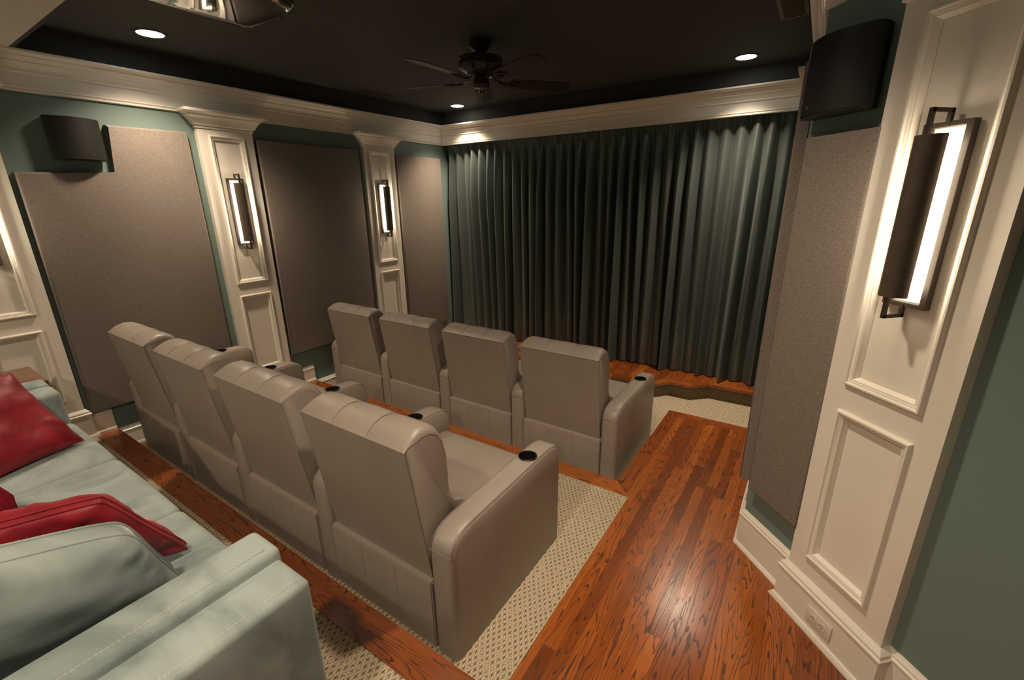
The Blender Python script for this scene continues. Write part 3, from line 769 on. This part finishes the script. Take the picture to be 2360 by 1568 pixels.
# ================================================================== SOFA
ys0, ysb = -4.115, -5.06
sf = thing('sofa', 'pale grey-green suede sofa with double-padded arms in the left foreground', 'sofa', (1.86, -4.58, L2))
ox, oy = 1.86, -4.58
def sof(name, x0, x1, y0, y1, z0, z1, r, bulge=(0, 0, 0), n=8, par=sf):
    bm = bmesh.new(); puff(bm, (x0 + x1) / 2 - ox, (y0 + y1) / 2 - oy, (z0 + z1) / 2 - L2, (x1 - x0) / 2, (y1 - y0) / 2, (z1 - z0) / 2, r, bulge, n)
    return finish(bm, name, M['suede'], par, 3.2)
sof('base', .70, 2.98, -5.00, ys0 - .03, L2 + .07, .48, .015)
ao = sof('armrest', 2.966, 3.125, ysb, ys0 - .003, L2 + .06, .788, .018, (.004, 0, .004))
ai = sof('arm_pad', 2.845, 2.984, -4.98, ys0 + .002, .48, .822, .020, (.006, .006, .004))
bo = sof('armrest', .572, .708, ysb, ys0 - .005, L2 + .06, .818, .018, (.004, 0, .004))
bi = sof('arm_pad', .714, .885, -4.98, ys0 + .002, .48, .812, .03, (.012, .006, .006))
def stitch(par, x_, z_, y0, y1):
    bm = bmesh.new(); y_ = y0
    while y_ > y1:
        box(bm, x_ - ox - .0009, x_ - ox + .0009, y_ - .0065 - oy, y_ - oy, z_ - L2 - .0012, z_ - L2 + .0012); y_ -= .0098
    o = finish(bm, 'stitching', M['thread'], par); o['kind'] = 'stuff'
stitch(ao, 3.098, .7895, ys0 - .02, -5.02); stitch(ai, 2.957, .8245, ys0 - .03, -4.95)
sm_ = simple('dark_suede_seam', (.14, .15, .14), .8, .2, 0, 60, .1)
bm = bmesh.new(); tube(bm, [(2.966 - ox, ys0 - .03 - oy, .8195 - L2), (2.966 - ox, -4.95 - oy, .8195 - L2)], .0010, 6); finish(bm, 'seam', sm_, ai)
bm = bmesh.new(); tube(bm, [(3.108 - ox, ys0 - .02 - oy, .7872 - L2), (3.108 - ox, -5.02 - oy, .7872 - L2)], .0009, 6); finish(bm, 'seam', sm_, ao)
xsm = [.89, 1.552, 2.218, 2.853]
for a, b in zip(xsm, xsm[1:]): sof('seat_cushion', a + .0006, b - .0006, -4.86, ys0 + .012, .47, .632, .030, (.0, .006, .012), 14)
sof('backrest', .72, 2.99, ysb, -4.86, .30, .90, .04, (0, 0, .01))
for a, b in zip(xsm, xsm[1:]): sof('back_cushion', a + .004, b - .004, -4.90, -4.70, .635, .98, .06, (.0, .03, .02), 8)
for fx in (.62, 3.07):
    for fy in (-4.17, -5.0):
        bm = bmesh.new(); box(bm, fx - ox - .03, fx - ox + .03, fy - oy - .03, fy - oy + .03, 0, .062, .004); finish(bm, 'foot', M['walnut'], sf)

# ------------------------------------------------------------------ pillows
def pillow(label, c4, th, m, gusset=.0, piping=False, N=26, seed=0, wr=.006, rnd=0.0, flat=None):
    tt = {1: th, -1: th}
    if flat == -1: tt[-1] = .02
    if flat == 1: tt[1] = .048
    """c4: corners BL, BR, TR, TL in world; th: half thickness of the puff"""
    c4 = [Vector(p) for p in c4]; cen = sum(c4, Vector()) / 4
    nrm = ((c4[1] - c4[0]).cross(c4[3] - c4[0])).normalized()
    t = thing('throw_pillow', label, 'pillow', tuple(cen))
    def pos(u, v, side):
        # edges sag inwards between the pulled-out corners
        uu, vv = u * 2 - 1, v * 2 - 1
        pu = .5 + .5 * uu * (1 - .055 * (1 - vv * vv)); pv = .5 + .5 * vv * (1 - .055 * (1 - uu * uu))
        q4 = 1 - rnd * (uu * vv) ** 4; pu = .5 + (pu - .5) * q4; pv = .5 + (pv - .5) * q4
        p = c4[0] * (1 - pu) * (1 - pv) + c4[1] * pu * (1 - pv) + c4[2] * pu * pv + c4[3] * (1 - pu) * pv
        e = max(0, (1 - uu * uu) * (1 - vv * vv)) ** .42
        edge = max(abs(uu), abs(vv))
        wv = wr * noise.noise((u * 3.5 + seed, v * 3.5, side * 2.0)) * 2 * min(1, e * 3)
        rad = wr * .9 * math.sin(math.atan2(vv, uu) * 22 + 2.2 * noise.noise((u * 5 + seed, v * 5, 1))) * max(0, edge - .45) * min(1, e * 2.2)
        return p - cen + nrm * side * (gusset / 2 + tt[side] * e + (wv + rad) * (.4 if side == flat == -1 else 1))
    bm = bmesh.new(); G_ = {}
    for side in (1, -1):
        for i in range(N + 1):
            for j in range(N + 1):
                ei = .5 - .5 * math.cos(PI * i / N); ej = .5 - .5 * math.cos(PI * j / N)
                bd = i in (0, N) or j in (0, N)
                if bd and gusset == 0 and side == -1: G_[(side, i, j)] = G_[(1, i, j)]
                else: G_[(side, i, j)] = bm.verts.new(pos(ei, ej, side))
        for i in range(N):
            for j in range(N):
                q_ = [G_[(side, i, j)], G_[(side, i + 1, j)], G_[(side, i + 1, j + 1)], G_[(side, i, j + 1)]]
                if len(set(q_)) >= 3: bm.faces.new(q_)
    loop = [(i, 0) for i in range(N)] + [(N, j) for j in range(N)] + [(N - i, N) for i in range(N)] + [(0, N - j) for j in range(N)]
    if gusset:
        for a, b in zip(loop, loop[1:] + loop[:1]):
            bm.faces.new((G_[(1, *a)], G_[(1, *b)], G_[(-1, *b)], G_[(-1, *a)]))
    lp = {s_: [G_[(s_, *a)].co.copy() for a in loop] for s_ in (1, -1)}
    finish(bm, 'cover', m, t, 1.2)
    if piping:
        for s_ in ((1, -1) if gusset else (1,)):
            bm = bmesh.new(); tube(bm, lp[s_], .0042, 8, True); finish(bm, 'piping', m, t, 1.2)
    return t
pillow('crimson satin pillow leaning at the far left end of the sofa', [(1.45, -4.60, .655), (1.265, -4.15, .650), (.985, -4.272, .985), (1.16, -4.72, .99)], .07, M['red'], 0, True, 28, 1.0, .010)
pillow('crimson satin pillow standing behind the grey-green pillow by the near sofa arm', [(2.47, -4.66, .80), (2.525, -4.18, .650), (2.605, -4.362, .995), (2.60, -4.80, 1.09)], .080, M['red'], .018, True, 28, 4.0, .010, .06, 1)
pillow('grey-green suede pillow with piped edge leaning on the near sofa arm', [(2.65, -4.76, .70), (2.645, -4.245, .640), (2.735, -4.355, .962), (2.73, -4.83, 1.12)], .088, M['suede'], .055, True, 28, 9.0, .007, .11, -1)
bm = bmesh.new(); puff(bm, 0, 0, 0, .17, .17, .095, .09, (.01, .01, .02), 12)
for v in bm.verts: v.co += v.co.normalized() * .004 * noise.noise(v.co * 60)
pf = finish(bm, 'throw_pillow', M['redfuzz'], None, 3.2); pf.location = (1.83, -4.66, .735); pf.rotation_euler = (.25, .1, .4)
tag(pf, 'fuzzy deep red pillow peeking in at the left edge behind the crimson one', 'pillow')

# ------------------------------------------------------------------ side table and the dark thing on it
tb = thing('side_table', 'brown wooden side table beyond the far sofa arm', 'table', (.335, -4.34, L2))
bm = bmesh.new(); box(bm, -.205, .218, -.30, .245, .585, .615, .005); tt = finish(bm, 'table_top', M['walnut'], tb, .6)
bm = bmesh.new(); box(bm, -.185, .20, -.28, .225, .52, .585); finish(bm, 'apron', M['walnut'], tb)
for sx in (-.175, .19):
    for sy in (-.27, .215):
        bm = bmesh.new(); box(bm, sx - .02, sx + .02, sy - .02, sy + .02, 0, .52, .003); finish(bm, 'leg', M['walnut'], tb)
bl = thing('ornament', 'black rounded ornament standing on the side table at the left edge', 'ornament', (.285, -4.268, L2 + .615))
bm = bmesh.new(); rg = lathe(bm, (0, 0, 0), [(.05, 0), (.05, .008), (.046, .014), (.030, .022), (.014, .03)], 28); bm.faces.new(rg[0]); bm.faces.new(rg[-1]); finish(bm, 'base', M['black_plastic'], bl, .6)
bm = bmesh.new(); cyl(bm, (0, 0, 0), .008, .028, .05, 14); finish(bm, 'stem', M['black_plastic'], bl, .6)

# ================================================================== CEILING THINGS
def make_can(label, loc):
    t = thing('ceiling_light', label, 'ceiling light', loc, 0, 'recessed ceiling lights')
    bm = bmesh.new(); rg = lathe(bm, (0, 0, 0), [(.070, .03), (.072, -.001), (.078, -.005), (.090, -.005), (.094, -.002), (.094, .004)], 40); finish(bm, 'trim_ring', M['black'] if loc[2] > 2.7 else M['whitemetal'], t, .6)
    bm = bmesh.new(); rg = lathe(bm, (0, 0, 0), [(.0715, -.0035), (.060, -.003), (.001, -.003)], 40); finish(bm, 'lens', M['lamp'], t, .6)
    return t
def can_light(loc, watts, spot=122, blend=1.0, col=LAMP):
    l = bpy.data.lights.new('can_lamp', 'SPOT'); l.energy = watts; l.color = col; l.spot_size = math.radians(spot); l.spot_blend = blend; l.shadow_soft_size = .065
    o = bpy.data.objects.new('can_lamp', l); C.objects.link(o); o.location = (loc[0], loc[1], loc[2] - .012)
    return o
cans = [((.431, -3.14, H), 'recessed light in the black ceiling above the left speaker'), ((.483, -.236, H), 'recessed light in the far left corner of the black ceiling'),
        ((3.445, -.324, H), 'recessed light in the far right corner of the black ceiling'), ((3.40, -3.10, H), 'recessed light overhead near the big right pilaster')]
c0 = make_can(cans[0][1], cans[0][0])
for loc, lab in cans[1:]: dup(c0, loc, 0, lab)
rear = [((1.25, -5.85, HR), 'recessed light in the low rear ceiling over the sofa'), ((3.35, -5.0, HR), 'recessed light in the low rear ceiling behind the aisle')]
c1 = make_can(rear[0][1], rear[0][0]); dup(c1, rear[1][0], 0, rear[1][1])
for i, (loc, lab) in enumerate(cans): can_light(loc, CAN_W * (1, 1.3, 1.3, 1)[i], (122, 104, 104, 122)[i])
for i, (loc, lab) in enumerate(rear): can_light(loc, REAR_W * (1.0, 1.15)[i], 140, .5)

# registers
def register(label, loc, sx, sy, light):
    m = M['register_light'] if light else M['register']
    t = thing('ceiling_vent', label, 'vent', loc)
    bm = bmesh.new()
    for a in ((-sx, sx, -sy, -sy + .022), (-sx, sx, sy - .022, sy), (-sx, -sx + .022, -sy + .022, sy - .022), (sx - .022, sx, -sy + .022, sy - .022)): box(bm, *a, -.007, 0, .0015, 1)
    finish(bm, 'frame', m, t)
    bm = bmesh.new(); box(bm, -sx + .02, sx - .02, -sy + .02, sy - .02, -.001, .0); finish(bm, 'duct_opening', M['slot'], t)
    y_ = -sy + .034
    nsl = 0
    while y_ < sy - .026:
        bm = bmesh.new(); bar(bm, (-sx + .022, y_, -.0045), (sx - .022, y_, -.0045), .0012, .012, (0, .6, 1)); finish(bm, 'slat', M['register'], t); y_ += .02
register('dark louvred register in the black ceiling near the left wall', (.235, -1.22, H), .06, .175, False)
register('bronze louvred register in the black ceiling at upper right', (3.80, -1.225, H), .075, .18, True)

# ------------------------------------------------------------------ ceiling fan
fx, fy = 2.018, -1.820
fan = thing('ceiling_fan', 'dark five-blade ceiling fan hanging from the black ceiling', 'ceiling fan', (fx, fy, H))
def lat(name, prof, m=None, par=fan):
    bm = bmesh.new(); rg = lathe(bm, (0, 0, 0), prof, 40); bm.faces.new(rg[0]); bm.faces.new(rg[-1]); return finish(bm, name, m or M['fan'], par, .55)
lat('canopy', [(.072, 0), (.074, -.018), (.070, -.040), (.052, -.056), (.030, -.062)])
lat('downrod', [(.030, -.060), (.034, -.066), (.034, -.088), (.05, -.095)])
lat('motor_housing', [(.05, -.092), (.085, -.097), (.135, -.104), (.150, -.110), (.152, -.118), (.146, -.122), (.146, -.150), (.152, -.154), (.150, -.162), (.120, -.182), (.092, -.192), (.088, -.206), (.07, -.212)])
lat('switch_housing', [(.07, -.205), (.060, -.209), (.042, -.214), (.042, -.224), (.054, -.228), (.056, -.262), (.058, -.268), (.056, -.276), (.048, -.284), (.02, -.288)])
BZ = -.245
for k in range(5):
    a = math.radians(-91.7 + 72 * k); ca, sa = math.cos(a), math.sin(a)
    bm = bmesh.new(); half_ = []
    prof = [(.215, .050), (.24, .058), (.34, .064), (.50, .068), (.60, .068), (.635, .062), (.652, .048), (.660, .025)]
    outl = [(r_, -w_) for r_, w_ in prof] + [(r_, w_) for r_, w_ in prof[::-1]]
    prism(bm, [(w_, r_) for r_, w_ in outl], lambda u, v, d: (u, v, d), -.003, .003)
    b = finish(bm, 'blade', M['blade'], fan)
    b.rotation_euler = Matrix.Rotation(a - PI / 2, 3, 'Z').to_4x4().to_3x3().to_euler() if False else (Matrix.Rotation(a - PI / 2, 3, 'Z') @ Matrix.Rotation(math.radians(-12), 3, 'Y')).to_euler()
    b.location = (0, 0, BZ)
    bm = bmesh.new(); bar(bm, (0, .085, .014), (0, .155, -.004), .006, .03, (0, 0, 1))
    for sx in (-.026, 0, .026): tube(bm, [(0, .135, -.006), (sx * .8, .175, -.009), (sx, .225, -.0075), (sx * .4, .285, -.0065)], .0055, 6)
    tube(bm, [(.030 * math.cos(2 * PI * i / 20), .235 + .045 * math.sin(2 * PI * i / 20), -.0075) for i in range(20)], .0055, 6, True)
    finish(bm, 'blade_iron', M['fan'], b, .8)
bm = bmesh.new()
for i in range(14): cyl(bm, (.035, -.035, -.287 - i * .006), .0016, -.002, .002, 6)
cyl(bm, (.035, -.035, -.379), .0045, 0, .018, 10, .002); finish(bm, 'pull_chain', M['silver'], fan)

# ------------------------------------------------------------------ projector
pj = thing('projector', 'glossy black projector hanging from the ceiling at the top edge', 'projector', (2.02, -3.50, 2.50))
bm = bmesh.new()
oul = [(-.23, -.20), (-.23, .20), (-.20, .235), (.10, .235), (.17, .20), (.24, .05), (.24, -.20), (.20, -.235), (-.20, -.235)]
rings = []
for ins, z in ((.10, -.004), (.035, .002), (.012, .010), (0, .024), (0, .085), (.012, .10)):
    cx_, cy_ = 0, 0
    rings.append([bm.verts.new((u * (1 - ins / .23), v * (1 - ins / .235), z)) for u, v in oul])
for a, b in zip(rings, rings[1:]):
    for i in range(len(oul)): bm.faces.new((a[i], a[(i + 1) % len(oul)], b[(i + 1) % len(oul)], b[i]))
bm.faces.new(rings[0]); bm.faces.new(rings[-1])
finish(bm, 'shell', M['gloss'], pj, .9)
bm = bmesh.new(); cyl(bm, (-.02, .225, .052), .036, 0, .03, 28, .034, 'y'); lr = finish(bm, 'lens_barrel', M['black_plastic'], pj, .6)
bm = bmesh.new(); cyl(bm, (-.02, .252, .052), .026, 0, .004, 28, None, 'y'); finish(bm, 'lens_glass', M['gloss'], lr, .6)
bm = bmesh.new(); cyl(bm, (0, -.02, 0), .02, .10, .275, 20); box(bm, -.07, .07, -.09, .05, .10, .112, .003); finish(bm, 'mount', M['black_plastic'], pj, .6)
bm = bmesh.new()
for i in range(6): box(bm, .2405, .2415, -.16 + i * .02, -.15 + i * .02, .03, .075)
finish(bm, 'side_vent', M['slot'], pj)
